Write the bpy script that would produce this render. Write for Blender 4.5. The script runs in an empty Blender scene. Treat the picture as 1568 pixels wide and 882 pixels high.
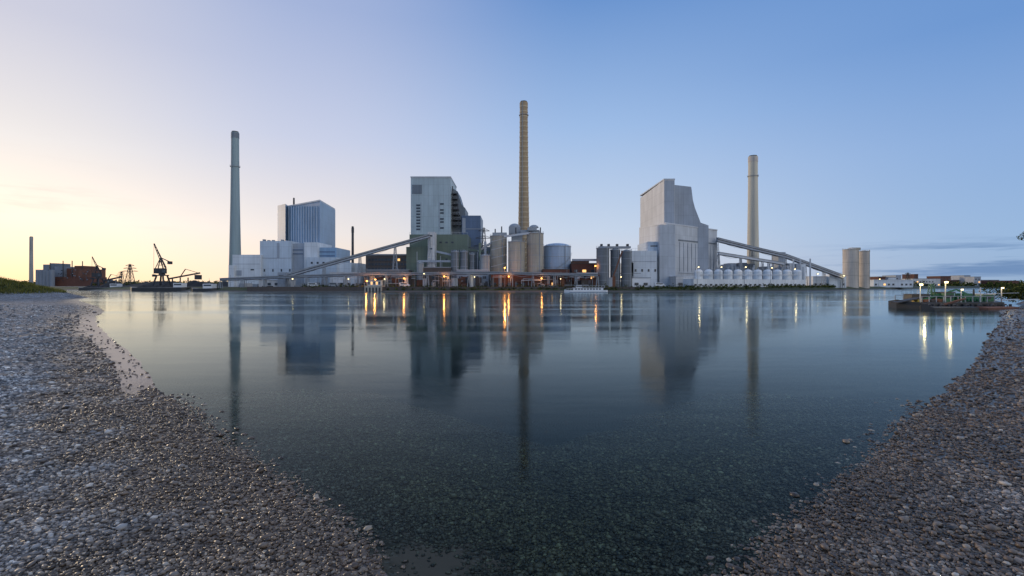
import bpy, math, random
import numpy as np
random.seed(7); rng=np.random.default_rng(7)
scene=bpy.context.scene
H=3.0; F=784.0; HY=437.0
def X(px,d): return (px-784.0)/F*d
def Z(py,d): return H+(HY-py)/F*d
def lin(c):
    r=[]
    for v in c[:3]:
        v=v/255.0
        r.append(v/12.92 if v<=0.04045 else ((v+0.055)/1.055)**2.4)
    return tuple(r)+(1.0,)
# ---------------------------------------------------------------- node helpers
class NT:
    def __init__(s,nt): s.nt=nt; nt.nodes.clear()
    def n(s,t,**k):
        nd=s.nt.nodes.new(t)
        for a,b in k.items(): setattr(nd,a,b)
        return nd
    def l(s,a,b): s.nt.links.new(a,b)
    def put(s,sock,v):
        if isinstance(v,bpy.types.NodeSocket): s.l(v,sock)
        else: sock.default_value=v
    def m(s,op,a,b=0.0,c=0.0,clamp=False):
        nd=s.n('ShaderNodeMath',operation=op,use_clamp=clamp)
        for i,v in enumerate((a,b,c)): s.put(nd.inputs[i],v)
        return nd.outputs[0]
    def mix(s,f,a,b,mode='MIX'):
        nd=s.n('ShaderNodeMix',data_type='RGBA',blend_type=mode)
        s.put(nd.inputs[0],f); s.put(nd.inputs[6],a); s.put(nd.inputs[7],b)
        return nd.outputs[2]
    def ramp(s,f,stops,interp='LINEAR'):
        nd=s.n('ShaderNodeValToRGB'); cr=nd.color_ramp; cr.interpolation=interp
        while len(cr.elements)<len(stops): cr.elements.new(0.5)
        for e,(p,c) in zip(cr.elements,stops): e.position=p; e.color=c
        s.put(nd.inputs[0],f); return nd.outputs[0]
    def mr(s,v,a,b,c=0.0,d=1.0,smooth=True):
        nd=s.n('ShaderNodeMapRange',interpolation_type='SMOOTHSTEP' if smooth else 'LINEAR')
        for i,q in enumerate((v,a,b,c,d)): s.put(nd.inputs[i],q)
        return nd.outputs[0]
    def noise(s,vec,scale,detail=3.0,rough=0.55):
        nd=s.n('ShaderNodeTexNoise'); nd.inputs['Scale'].default_value=scale
        nd.inputs['Detail'].default_value=detail; nd.inputs['Roughness'].default_value=rough
        s.l(vec,nd.inputs['Vector']); return nd.outputs['Fac']
    def mapping(s,vec,sc):
        nd=s.n('ShaderNodeMapping'); nd.inputs['Scale'].default_value=sc; s.l(vec,nd.inputs['Vector']); return nd.outputs[0]
def newmat(name):
    m=bpy.data.materials.new(name); m.use_nodes=True; return m,NT(m.node_tree)

def surf(name,col,rough=0.7,kind='plain',metal=0.0,var=0.12):
    m,t=newmat(name)
    out=t.n('ShaderNodeOutputMaterial'); b=t.n('ShaderNodeBsdfPrincipled')
    tc=t.n('ShaderNodeTexCoord').outputs['Object']
    sp=t.n('ShaderNodeSeparateXYZ'); t.l(tc,sp.inputs[0])
    x,y,z=sp.outputs
    n1=t.noise(t.mapping(tc,(1,1,0.5)),0.18,3)
    f=t.mr(n1,0.3,0.75,1-var,1+var*0.5)
    if kind in('clad','clad2'):
        u=t.m('ADD',t.m('MULTIPLY',x,0.93),t.m('MULTIPLY',y,0.77))
        w=2.6 if kind=='clad' else 1.3
        fr=t.m('FRACT',t.m('DIVIDE',u,w))
        rib=t.mr(t.m('ABSOLUTE',t.m('SUBTRACT',fr,0.5)),0.40,0.5,1.0,0.87)
        fz=t.m('FRACT',t.m('DIVIDE',z,6.0 if kind=='clad' else 4.0))
        seam=t.mr(t.m('ABSOLUTE',t.m('SUBTRACT',fz,0.5)),0.46,0.5,1.0,0.86)
        f=t.m('MULTIPLY',f,t.m('MULTIPLY',rib,seam))
        wn=t.n('ShaderNodeTexWhiteNoise',noise_dimensions='2D')
        cb=t.n('ShaderNodeCombineXYZ'); t.l(t.m('FLOOR',t.m('DIVIDE',u,w)),cb.inputs[0]); t.l(t.m('FLOOR',t.m('DIVIDE',z,6.0)),cb.inputs[1])
        t.l(cb.outputs[0],wn.inputs['Vector'])
        f=t.m('MULTIPLY',f,t.mr(wn.outputs['Value'],0,1,0.95,1.02,False))
        st=t.noise(t.mapping(tc,(1,1,0.04)),1.1,2)
        f=t.m('MULTIPLY',f,t.mr(st,0.35,0.7,0.94,1.02))
    if kind=='conc':
        fz=t.m('FRACT',t.m('DIVIDE',z,2.4))
        seam=t.mr(t.m('ABSOLUTE',t.m('SUBTRACT',fz,0.5)),0.44,0.5,1.0,0.88)
        st=t.noise(t.mapping(tc,(1,1,0.05)),1.6,3)
        f=t.m('MULTIPLY',f,t.m('MULTIPLY',seam,t.mr(st,0.35,0.7,0.86,1.06)))
    if kind=='chim':
        st=t.noise(t.mapping(tc,(1,1,0.03)),1.2,3)
        f=t.mr(st,0.35,0.7,0.92,1.04)
    if kind=='brick':
        f=t.m('MULTIPLY',f,t.mr(t.noise(t.mapping(tc,(1,1,3)),1.5,3),.3,.7,.75,1.15))
    mul=t.n('ShaderNodeVectorMath',operation='SCALE'); mul.inputs[0].default_value=col[:3]; t.l(f,mul.inputs['Scale'])
    t.l(mul.outputs[0],b.inputs['Base Color']); b.inputs['Roughness'].default_value=rough; b.inputs['Metallic'].default_value=metal
    t.l(b.outputs[0],out.inputs[0]); return m
def emis(name,col,s):
    m,t=newmat(name); out=t.n('ShaderNodeOutputMaterial'); e=t.n('ShaderNodeEmission')
    e.inputs[0].default_value=(*col,1); e.inputs[1].default_value=s; t.l(e.outputs[0],out.inputs[0]); return m

M={}
M['pale']=surf('cladding_pale_grey',(0.55,0.63,0.70),0.45,'clad')
M['palew']=surf('cladding_off_white',(0.72,0.76,0.78),0.5,'clad')
M['warm']=surf('cladding_warm_grey',(0.66,0.65,0.63),0.5,'clad')
M['lowb']=surf('cladding_light_grey',(0.52,0.55,0.58),0.5,'clad')
M['blue']=surf('cladding_blue_grey',(0.25,0.38,0.52),0.4,'clad2')
M['cent']=surf('cladding_greenish_grey',(0.42,0.50,0.52),0.45,'clad')
M['dblue']=surf('cladding_dark_blue',(0.10,0.15,0.24),0.4,'clad2')
M['mid']=surf('cladding_mid_grey',(0.36,0.40,0.45),0.5,'clad')
M['midd']=surf('cladding_dark_grey',(0.16,0.19,0.22),0.5,'clad')  # dark grey for caps, annexes and distant roofs
M['olive']=surf('cladding_olive',(0.15,0.19,0.14),0.5,'clad')
M['steel']=surf('painted_steel_grey',(0.31,0.33,0.35),0.5)
M['lsteel']=surf('painted_steel_light',(0.54,0.56,0.58),0.5)
M['dark']=surf('dark_steel',(0.045,0.045,0.05),0.6)
M['rust']=surf('rusty_steel',(0.18,0.08,0.05),0.8,var=.3)
M['conc']=surf('concrete_beige',(0.46,0.42,0.34),0.85,'conc')
M['ring']=surf('concrete_ring_beige',(0.52,0.42,0.28),0.85,'chim')
M['concg']=surf('concrete_grey',(0.38,0.38,0.36),0.85,'conc')
M['concd']=surf('concrete_dark',(0.19,0.205,0.215),0.8,'conc')
M['concl']=surf('concrete_light',(0.68,0.59,0.49),0.85,'conc')
M['tank']=surf('tank_blue_grey',(0.40,0.50,0.62),0.4,'conc')
M['chg']=surf('chimney_green_grey',(0.28,0.36,0.37),0.7,'chim')
M['chb']=surf('chimney_brick_brown',(0.38,0.28,0.17),0.85,'chim')
M['chc']=surf('chimney_cream',(0.66,0.59,0.45),0.8,'chim')
M['brick']=surf('dark_red_brick',(0.15,0.065,0.045),0.85,'brick')
M['brown']=surf('brown_sheeting',(0.10,0.08,0.068),0.7,'clad2')
M['glass']=surf('dark_glass',(0.05,0.06,0.075),0.12)
M['white']=surf('white_paint',(0.80,0.80,0.79),0.4,var=0.08)
M['green']=surf('green_paint',(0.022,0.13,0.06),0.4)
M['yellow']=surf('yellow_paint',(0.55,0.38,0.05),0.5)
M['coal']=surf('coal_heap',(0.03,0.028,0.027),0.95)
M['hull']=surf('black_hull',(0.035,0.035,0.035),0.45)
M['lit']=emis('lit_window',(1.0,0.55,0.2),1.6)
M['lampo']=emis('sodium_lamp',(1.0,0.36,0.06),11)
M['lampw']=emis('white_lamp',(1.0,0.78,0.38),6)
M['hazeb']=surf('distant_haze_blue_grey',(0.22,0.25,0.29),0.9)  # distance haze mixed into the base colour
M['bark']=surf('tree_bark',(0.09,0.07,0.05),0.9)

# ---------------------------------------------------------------- mesh builder
class MB:
    def __init__(s,name): s.name=name; s.v=[]; s.f=[]; s.mi=[]; s.sm=[]; s.mats=[]
    def mid(s,k):
        if k not in s.mats: s.mats.append(k)
        return s.mats.index(k)
    def add(s,vs,fs,mat,smooth=False):
        o=len(s.v); s.v+=vs; i=s.mid(mat)
        for k,f in enumerate(fs):
            s.f.append([o+a for a in f]); s.mi.append(i)
            s.sm.append(smooth if isinstance(smooth,bool) else smooth[k])
    def prism(s,pts,z0,z1,mat,top=None):
        n=len(pts); zt=z1 if isinstance(z1,(list,tuple)) else [z1]*n
        vs=[(p[0],p[1],z0) for p in pts]+[(p[0],p[1],zt[i]) for i,p in enumerate(pts)]
        s.add(vs,[[i,(i+1)%n,n+(i+1)%n,n+i] for i in range(n)]+[list(range(n))[::-1]],mat)
        s.add(vs[n:],[list(range(n))],top or mat)
    def box(s,x0,x1,y0,y1,z0,z1,mat): s.prism([(x0,y0),(x1,y0),(x1,y1),(x0,y1)],z0,z1,mat)
    def fb(s,p0,p1,pt,d,dep,mat,zb=1.5,pb=None):
        s.box(X(p0,d),X(p1,d),d,d+dep,zb if pb is None else Z(pb,d),Z(pt,d),mat)
    def win(s,p0,p1,pt,pb,d,mat='glass',t=0.18):
        s.box(X(p0,d),X(p1,d),d-t,d+0.05,Z(pb,d),Z(pt,d),mat)
    def xz(s,pts,y0,y1,mat):
        n=len(pts); vs=[(p[0],y0,p[1]) for p in pts]+[(p[0],y1,p[1]) for p in pts]
        s.add(vs,[[i,(i+1)%n,n+(i+1)%n,n+i] for i in range(n)]+[list(range(n))[::-1],[n+i for i in range(n)]],mat)
    def cyl(s,cx,cy,z0,z1,r0,r1,mat,n=28,caps=True):
        vs=[]
        for z,r in((z0,r0),(z1,r1)):
            vs+=[(cx+r*math.cos(2*math.pi*i/n),cy+r*math.sin(2*math.pi*i/n),z) for i in range(n)]
        s.add(vs,[[i,(i+1)%n,n+(i+1)%n,n+i] for i in range(n)],mat,True)
        if caps:
            s.add(vs[n:],[list(range(n))],mat); s.add(vs[:n],[list(range(n))[::-1]],mat)
    def dome(s,cx,cy,z,r,h,mat,n=24,k=5):
        for j in range(k):
            a0=math.pi/2*j/k; a1=math.pi/2*(j+1)/k
            s.cyl(cx,cy,z+h*math.sin(a0),z+h*math.sin(a1),r*math.cos(a0),max(r*math.cos(a1),0.02),mat,n,False)
    def beam(s,p,q,w,h,mat):
        p=np.array(p,float); q=np.array(q,float); d=q-p; L=np.linalg.norm(d)
        if L<1e-6: return
        d/=L; up=np.array([0,0,1.0])
        if abs(d[2])>0.95: up=np.array([0,1.0,0])
        r=np.cross(d,up); r/=np.linalg.norm(r); u=np.cross(r,d)
        vs=[]
        for e in(p,q):
            for a,b in((-1,-1),(1,-1),(1,1),(-1,1)): vs.append(tuple(e+r*a*w/2+u*b*h/2))
        s.add(vs,[[0,1,5,4],[1,2,6,5],[2,3,7,6],[3,0,4,7],[3,2,1,0],[4,5,6,7]],mat)
    def rail(s,x0,x1,y,z,mat='lsteel',step=2.0,h=1.1):
        s.beam((x0,y,z+h),(x1,y,z+h),0.08,0.08,mat); n=max(1,int(abs(x1-x0)/step))
        for i in range(n+1):
            xx=x0+(x1-x0)*i/n; s.beam((xx,y,z),(xx,y,z+h),0.08,0.08,mat)
    def lattice(s,cx,cy,z0,z1,w0,w1,n,mat,t=0.3):
        def c(k):
            f=k/n; z=z0+(z1-z0)*f; w=(w0+(w1-w0)*f)/2
            return [(cx-w,cy-w,z),(cx+w,cy-w,z),(cx+w,cy+w,z),(cx-w,cy+w,z)]
        for k in range(n):
            a,b=c(k),c(k+1)
            for i in range(4):
                s.beam(a[i],b[i],t,t,mat); s.beam(a[i],b[(i+1)%4],t*.6,t*.6,mat); s.beam(b[i],b[(i+1)%4],t*.6,t*.6,mat)
    def done(s):
        me=bpy.data.meshes.new(s.name); me.from_pydata(s.v,[],s.f)
        for k in s.mats: me.materials.append(M[k])
        me.polygons.foreach_set('material_index',s.mi); me.polygons.foreach_set('use_smooth',s.sm)
        me.update(); ob=bpy.data.objects.new(s.name,me); scene.collection.objects.link(ob); return ob

def bigmesh(name,verts,faces,k,mats,smooth=False,attr=None,mi=None):
    me=bpy.data.meshes.new(name); nv=len(verts); nf=len(faces)
    me.vertices.add(nv); me.vertices.foreach_set('co',np.asarray(verts,np.float32).ravel())
    me.loops.add(nf*k); me.loops.foreach_set('vertex_index',np.asarray(faces,np.int32).ravel())
    me.polygons.add(nf); me.polygons.foreach_set('loop_start',np.arange(0,nf*k,k,dtype=np.int32))
    me.update(calc_edges=True)
    me.polygons.foreach_set('use_smooth',np.full(nf,smooth))
    for q in mats: me.materials.append(q)
    if mi is not None: me.polygons.foreach_set('material_index',np.asarray(mi,np.int32))
    if attr is not None:
        a=me.attributes.new('tone','FLOAT','POINT'); a.data.foreach_set('value',np.asarray(attr,np.float32))
    me.update(); ob=bpy.data.objects.new(name,me); scene.collection.objects.link(ob); return ob

# ---------------------------------------------------------------- terrain
near=[(-900,790),(-420,395),(-217,228),(-137,157),(-75,90),(-58,72),(-46,58),(-39.8,49),(-29,36),(-22,28.3),(-15.8,21.5),(-11.4,16.4),(-9.2,13.8),(-7.2,11.6),(-5.5,9.7),(-3.9,8.0),(-2.66,6.86),(-1.63,5.7),(-1.0,4.9),(-0.2,4.35),(0.8,4.2),(1.8,4.6),(2.5,5.3),(3.2,6.0),(4.85,7.5),(7.2,9.7),(10.4,12.85),(13.0,15.2),(15.7,17.7),(21,23),(30,32),(44,46),(59,62),(70,71),(98,95),(150,140),(300,260),(900,740)]
far=[(900,850),(480,520),(220,330),(160,262),(120,237),(0,235),(-133,240),(-330,345),(-900,880)]
def segd(x,y,pl):
    best=np.full(x.shape,1e9)
    for (ax,ay),(bx,by) in zip(pl[:-1],pl[1:]):
        dx,dy=bx-ax,by-ay; t=np.clip(((x-ax)*dx+(y-ay)*dy)/(dx*dx+dy*dy),0,1)
        best=np.minimum(best,np.hypot(x-ax-t*dx,y-ay-t*dy))
    return best
poly=near+far
def inside(x,y):
    r=np.zeros(x.shape,bool); n=len(poly)
    for i in range(n):
        ax,ay=poly[i]; bx,by=poly[(i+1)%n]
        if ay==by: continue
        c=((ay>y)!=(by>y))&(x<(bx-ax)*(y-ay)/(by-ay)+ax); r^=c
    return r
def height(x,y):
    x=np.asarray(x,float); y=np.asarray(y,float)
    wob=0.22*np.sin(x*0.9+1.3*np.sin(y*.5))*np.cos(y*0.8)+0.15*np.sin(x*2.3+y*1.9)
    sn=segd(x,y,near); sf=segd(x,y,far); ins=inside(x,y)
    sgn=np.where(ins,-1.0,1.0)
    s=sn*sgn+wob*np.clip(sn/2,0.3,1)*np.clip(np.hypot(x,y)/12,.4,1.5)
    beach=np.where(s>0,1.0*(1-np.exp(-s*0.06)),np.where(s>-5,0.075*s,-0.375+0.25*(s+5)))
    beach=beach+np.where(s>1,0.035*np.sin(x*.7+y*.45)*np.clip((s-1)/3,0,1)+0.02*np.sin(x*1.9-y*1.3)*np.clip((s-1)/3,0,1),0)
    s2=sf*sgn
    bank=np.clip(0.25*s2,-3,2.2)
    z=np.where(ins,np.maximum(np.maximum(beach,bank),-3.0),np.where(sn<sf,beach,bank))
    m1=4.9*np.exp(-(((x+118)/13)**2+((y-106)/20)**2))
    m2=2.5*np.exp(-(((x-96)/12)**2+((y-84)/14)**2))
    return z+np.where(~ins,m1+m2,0)
t=np.linspace(-1,1,460)
xs=np.unique(np.concatenate([2.5*np.sinh(8.0*t),np.arange(-380,540,4.0)]).round(3))
ty=np.linspace(-0.45,1,380)
ys=np.unique(np.concatenate([6+2.5*np.sinh(8.0*ty),np.arange(212,420,3.0)]).round(3))
ys=ys[ys>-60]
XX,YY=np.meshgrid(xs,ys); ZZ=height(XX,YY)
nx,ny=len(xs),len(ys)
idx=np.arange(nx*ny).reshape(ny,nx)
fc=np.stack([idx[:-1,:-1],idx[:-1,1:],idx[1:,1:],idx[1:,:-1]],-1).reshape(-1,4)

def gravel_nodes(t,tone,pos,z):
    """tone 0..1 -> stone colour, darkened where wet, light lost in deep water painted in"""
    sp=t.n('ShaderNodeSeparateXYZ'); t.l(pos,sp.inputs[0])
    ca=t.ramp(tone,[(0,(0.06,0.066,0.072,1)),(0.3,(0.21,0.222,0.235,1)),(0.6,(0.42,0.43,0.435,1)),(0.85,(0.60,0.60,0.585,1)),(0.97,(0.84,0.83,0.80,1))])
    cb=t.ramp(tone,[(0,(0.055,0.042,0.032,1)),(0.3,(0.22,0.155,0.112,1)),(0.6,(0.39,0.30,0.23,1)),(0.85,(0.56,0.46,0.37,1)),(0.97,(0.82,0.75,0.65,1))])
    n=t.noise(pos,0.35,2)
    brown=t.m('ADD',t.mr(sp.outputs[0],-9,8,0.10,0.9),t.mr(n,.35,.7,-.2,.25),clamp=True)
    zz=t.m('ADD',z,t.mr(t.noise(pos,0.8,2),0.2,0.8,-0.06,0.06))
    wet=t.mr(zz,0.06,0.24,1.0,0.0)
    brown=t.m('MAXIMUM',brown,t.m('MULTIPLY',wet,0.85))
    col=t.mix(brown,ca,cb)
    col=t.mix(1.0,col,t.mix(t.mr(t.noise(pos,0.5,3),.35,.68),(0.76,0.76,0.76,1),(1.15,1.15,1.15,1)),'MULTIPLY')
    col=t.mix(wet,col,t.mix(1.0,col,(0.41,0.36,0.30,1),'MULTIPLY'))
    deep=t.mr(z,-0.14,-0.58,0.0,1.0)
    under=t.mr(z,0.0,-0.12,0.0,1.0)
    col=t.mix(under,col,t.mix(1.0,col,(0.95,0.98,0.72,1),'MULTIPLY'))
    col=t.mix(deep,col,(0.002,0.013,0.0145,1))  # light lost in deep water, painted into the bed colour
    return col,wet
mg,t=newmat('river_gravel')
out=t.n('ShaderNodeOutputMaterial'); b=t.n('ShaderNodeBsdfPrincipled')
at=t.n('ShaderNodeAttribute',attribute_name='tone'); geo=t.n('ShaderNodeNewGeometry')
sp=t.n('ShaderNodeSeparateXYZ'); t.l(geo.outputs['Position'],sp.inputs[0])
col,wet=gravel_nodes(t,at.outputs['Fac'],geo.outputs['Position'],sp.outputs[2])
t.l(col,b.inputs['Base Color']); t.l(t.mr(wet,0,1,0.75,0.4,False),b.inputs['Roughness'])
t.l(b.outputs[0],out.inputs[0])

mt,t=newmat('ground_gravel_sand_and_grass')
out=t.n('ShaderNodeOutputMaterial'); b=t.n('ShaderNodeBsdfPrincipled')
geo=t.n('ShaderNodeNewGeometry'); pos=geo.outputs['Position']
sp=t.n('ShaderNodeSeparateXYZ'); t.l(pos,sp.inputs[0])
vo=t.n('ShaderNodeTexVoronoi'); vo.inputs['Scale'].default_value=15; t.l(pos,vo.inputs['Vector'])
sc=t.n('ShaderNodeSeparateColor'); t.l(vo.outputs['Color'],sc.inputs[0])
vo2=t.n('ShaderNodeTexVoronoi'); vo2.inputs['Scale'].default_value=4.5; t.l(pos,vo2.inputs['Vector'])
sc2=t.n('ShaderNodeSeparateColor'); t.l(vo2.outputs['Color'],sc2.inputs[0])
farf=t.mr(sp.outputs[1],16,40)
tone=t.m('MULTIPLY',t.m('ADD',t.m('MULTIPLY',sc.outputs[0],t.m('SUBTRACT',1.0,farf)),t.m('MULTIPLY',sc2.outputs[0],farf)),t.mr(vo.outputs['Distance'],0.2,0.75,.78,0.22))
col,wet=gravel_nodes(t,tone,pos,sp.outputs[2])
cc=t.n('ShaderNodeVectorMath',operation='DISTANCE'); t.l(t.mapping(pos,(1,1,0)),cc.inputs[0]); cc.inputs[1].default_value=(-0.85,5.45,0)
gn2=t.noise(pos,2.5,3)
sandn=t.m('ADD',cc.outputs['Value'],t.mr(gn2,.2,.8,-.5,.5))
sand=t.mr(sandn,0.3,1.1,1,0)
sand2=t.m('MULTIPLY',t.mr(sp.outputs[0],-8,-13),t.m('MULTIPLY',t.mr(t.m('ADD',sp.outputs[2],t.mr(t.noise(pos,.6,2),.2,.8,-.05,.05)),.09,.05),t.mr(sp.outputs[1],60,40)))
sand=t.m('MAXIMUM',sand,sand2)
col=t.mix(sand,col,t.mix(t.mr(sp.outputs[2],-.08,-.5),(0.21,0.13,0.10,1),(0.01,0.02,0.02,1)))  # sand takes the same painted deep-water darkening
gn=t.noise(pos,0.12,5)
grass=t.mix(gn,(0.035,0.05,0.018,1),(0.10,0.105,0.035,1)); grass=t.mix(t.mr(gn2,.35,.7,0,.6),grass,(0.02,0.03,0.012,1))
stone=t.mix(gn2,(0.05,0.045,0.04,1),(0.16,0.145,0.125,1))
fb_=t.m('GREATER_THAN',sp.outputs[1],t.m('ADD',t.m('MULTIPLY',t.m('ABSOLUTE',sp.outputs[0]),0.98),40.0))
fb2=t.m('GREATER_THAN',sp.outputs[1],200.0)
fbank=t.m('MAXIMUM',t.m('MULTIPLY',fb_,t.m('GREATER_THAN',sp.outputs[1],180.0)),fb2)
bankcol=t.mix(t.mr(t.m('ADD',sp.outputs[2],t.mr(gn2,.3,.7,-.3,.3)),0.4,0.9),stone,grass)
yard=t.mix(t.mr(sp.outputs[2],2.15,2.19),bankcol,t.mix(gn2,(0.04,0.038,0.034,1),(0.10,0.09,0.08,1)))
yard=t.mix(t.mr(sp.outputs[1],420,600),yard,(0.03,0.04,0.028,1))
yard=t.mix(t.mr(sp.outputs[2],-0.6,-.1,1,0),yard,(0.002,0.013,0.0145,1))  # deep-water darkening painted on the bed by the far bank
col=t.mix(fbank,col,yard)
col=t.mix(t.m('MULTIPLY',t.m('SUBTRACT',1.0,fbank),t.mr(t.m('ADD',sp.outputs[2],t.mr(gn2,.3,.7,-.3,.3)),1.2,1.9)),col,grass)
t.l(col,b.inputs['Base Color']); t.l(t.mr(t.m('MAXIMUM',wet,sand2),0,1,0.85,0.3,False),b.inputs['Roughness'])
bp=t.n('ShaderNodeBump'); bp.inputs['Strength'].default_value=0.8; bp.inputs['Distance'].default_value=0.04
t.l(t.m('MULTIPLY',t.m('SUBTRACT',1.0,t.mr(vo.outputs['Distance'],0,.7)),t.m('SUBTRACT',1.0,sand)),bp.inputs['Height']); t.l(bp.outputs[0],b.inputs['Normal'])
t.l(b.outputs[0],out.inputs[0])
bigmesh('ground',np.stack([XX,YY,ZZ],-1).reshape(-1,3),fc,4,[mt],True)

# ---------------------------------------------------------------- pebbles
ph=(1+5**.5)/2
ico=np.array([(-1,ph,0),(1,ph,0),(-1,-ph,0),(1,-ph,0),(0,-1,ph),(0,1,ph),(0,-1,-ph),(0,1,-ph),(ph,0,-1),(ph,0,1),(-ph,0,-1),(-ph,0,1)],float); ico/=np.linalg.norm(ico[0])
icf=np.array([(0,11,5),(0,5,1),(0,1,7),(0,7,10),(0,10,11),(1,5,9),(5,11,4),(11,10,2),(10,7,6),(7,1,8),(3,9,4),(3,4,2),(3,2,6),(3,6,8),(3,8,9),(4,9,5),(2,4,11),(6,2,10),(8,6,7),(9,8,1)])
def ring(r0,r1,dens,half=56):
    A=math.radians(2*half)/2*(r1*r1-r0*r0); n=int(A*dens)
    r=np.sqrt(rng.uniform(r0*r0,r1*r1,n)); a=np.radians(rng.uniform(-half,half,n))
    return np.stack([r*np.sin(a),r*np.cos(a)],-1)
P=[];S=[]
for r0,r1,de,sz in((4.2,7.5,1100,.84),(7.5,11,760,.9),(11,16,340,1.05),(16,24,115,1.4),(24,38,34,1.8),(38,60,9,2.4),(60,95,2.2,3.0)):
    p=ring(r0,r1,de); P.append(p); S.append(np.full(len(p),sz))
P=np.concatenate(P);S=np.concatenate(S)
hz=height(P[:,0],P[:,1]); 
sandd=np.hypot(P[:,0]+0.85,P[:,1]-5.45)+0.22*np.sin(P[:,0]*5+P[:,1]*3)+0.15*np.sin(P[:,1]*7-P[:,0]*4)
rr=rng.random(len(P)); rad=np.hypot(P[:,0],P[:,1])
keep=(hz>-0.5)&(rr<np.clip((sandd-0.35)/0.6,0.07,1))&(~((P[:,0]<-10.5)&(hz<0.06)&(rr>.1)))&((hz>0)|(rad<17))&(hz<1.5)
P=P[keep];S=S[keep];hz=hz[keep]; N=len(P); print('pebbles',N)
size=0.0205*np.exp(rng.normal(0,0.36,N))*S
sc3=np.stack([size*rng.uniform(1.0,1.5,N),size*rng.uniform(.8,1.1,N),size*rng.uniform(.45,.8,N)],-1)
V=ico[None]*(1+rng.normal(0,.09,(N,12,1)))*sc3[:,None,:]
tl=rng.normal(0,.25,N); c,s=np.cos(tl),np.sin(tl)
V=np.stack([V[...,0],V[...,1]*c[:,None]-V[...,2]*s[:,None],V[...,1]*s[:,None]+V[...,2]*c[:,None]],-1)
an=rng.uniform(0,6.283,N); c,s=np.cos(an)[:,None],np.sin(an)[:,None]
V=np.stack([V[...,0]*c-V[...,1]*s,V[...,0]*s+V[...,1]*c,V[...,2]],-1)
V+=np.stack([P[:,0],P[:,1],hz+sc3[:,2]*rng.uniform(.0,.8,N)],-1)[:,None,:]
FF=(icf[None]+(np.arange(N)*12)[:,None,None]).reshape(-1,3)
tone=np.clip(rng.beta(1.3,1.9,N)*1.0+ (rng.random(N)<0.06)*0.5,0,1)
bigmesh('gravel',V.reshape(-1,3),FF,3,[mg],True,np.repeat(tone,12))

# ---------------------------------------------------------------- water
mw,t=newmat('river_water')
out=t.n('ShaderNodeOutputMaterial'); geo=t.n('ShaderNodeNewGeometry'); pos=geo.outputs['Position']
n1=t.noise(t.mapping(pos,(0.35,1,1)),0.9,2,0.5); n2=t.noise(t.mapping(pos,(0.15,1,1)),0.12,3)
bp=t.n('ShaderNodeBump'); bp.inputs['Strength'].default_value=0.4; bp.inputs['Distance'].default_value=0.02
t.l(n1,bp.inputs['Height'])
fr=t.n('ShaderNodeFresnel'); fr.inputs['IOR'].default_value=1.26; t.l(bp.outputs[0],fr.inputs['Normal'])
gl=t.n('ShaderNodeBsdfGlossy'); gl.inputs['Color'].default_value=(0.88,0.98,1.0,1); t.l(bp.outputs[0],gl.inputs['Normal'])
t.l(t.mr(n2,0.35,0.7,0.06,0.16),gl.inputs['Roughness'])
tr=t.n('ShaderNodeBsdfTransparent'); tr.inputs[0].default_value=(0.84,0.94,0.86,1)
mx=t.n('ShaderNodeMixShader'); t.l(t.m('MULTIPLY',t.m('POWER',fr.outputs[0],1.55),1.06,clamp=True),mx.inputs[0]); t.l(tr.outputs[0],mx.inputs[1]); t.l(gl.outputs[0],mx.inputs[2]); t.l(mx.outputs[0],out.inputs[0])
bigmesh('river_water',[(-4500,-5,0),(4500,-5,0),(4500,4500,0),(-4500,4500,0)],[(0,1,2,3)],4,[mw])

# ---------------------------------------------------------------- vegetation
def leafmat(name,c):
    m,t=newmat(name); out=t.n('ShaderNodeOutputMaterial'); d=t.n('ShaderNodeBsdfDiffuse'); tr=t.n('ShaderNodeBsdfTranslucent'); mx=t.n('ShaderNodeMixShader')
    geo=t.n('ShaderNodeNewGeometry'); n=t.noise(geo.outputs['Position'],0.9,2)
    cc=t.mix(t.mr(n,.3,.7),(*[v*.55 for v in c],1),(*[v*1.35 for v in c],1))
    t.l(cc,d.inputs[0]); t.l(cc,tr.inputs[0]); mx.inputs[0].default_value=0.3
    t.l(d.outputs[0],mx.inputs[1]); t.l(tr.outputs[0],mx.inputs[2]); t.l(mx.outputs[0],out.inputs[0]); return m
ML=[leafmat('foliage_dark',(0.035,0.05,0.02)),leafmat('foliage_mid',(0.08,0.10,0.03)),leafmat('foliage_light',(0.19,0.18,0.05))]
def leaves(centres,radii,per,ls):
    C=np.repeat(np.asarray(centres,float),per,0); R=np.repeat(np.asarray(radii,float),per,0)
    n=len(C); d=rng.normal(size=(n,3)); d/=np.linalg.norm(d,axis=1)[:,None]
    p=C+d*R*(rng.random((n,1))**0.45)
    u=rng.normal(size=(n,3)); u/=np.linalg.norm(u,axis=1)[:,None]; w=np.cross(u,rng.normal(size=(n,3))); w/=np.linalg.norm(w,axis=1)[:,None]
    l=(ls*rng.uniform(.6,1.4,(n,1)))
    return np.stack([p-u*l,p-w*l*.6,p+u*l,p+w*l*.6],1).reshape(-1,3), rng.choice(3,n,p=[.4,.4,.2])
def foliage(name,c,r,per,ls):
    v,mi=leaves(c,r,per,ls); return bigmesh(name,v,np.arange(len(v)).reshape(-1,4),4,ML,False,None,mi)
cs=[];rs=[]
for i in range(560):
    x=random.uniform(-100,190)
    y=float(np.interp(x,[-133,0,120,160,220],[240,235,237,262,330]))+random.uniform(2.5,10)
    s_=random.choice([.4,.6,.9,1.4]); zz=min((y-235)*.25,2.2)
    cs.append((x,y,max(zz,.6)+s_*.4)); rs.append((s_*1.8,s_,s_))
foliage('riverbank_shrubs',cs,rs,22,0.28)
cs=[];rs=[]
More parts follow.
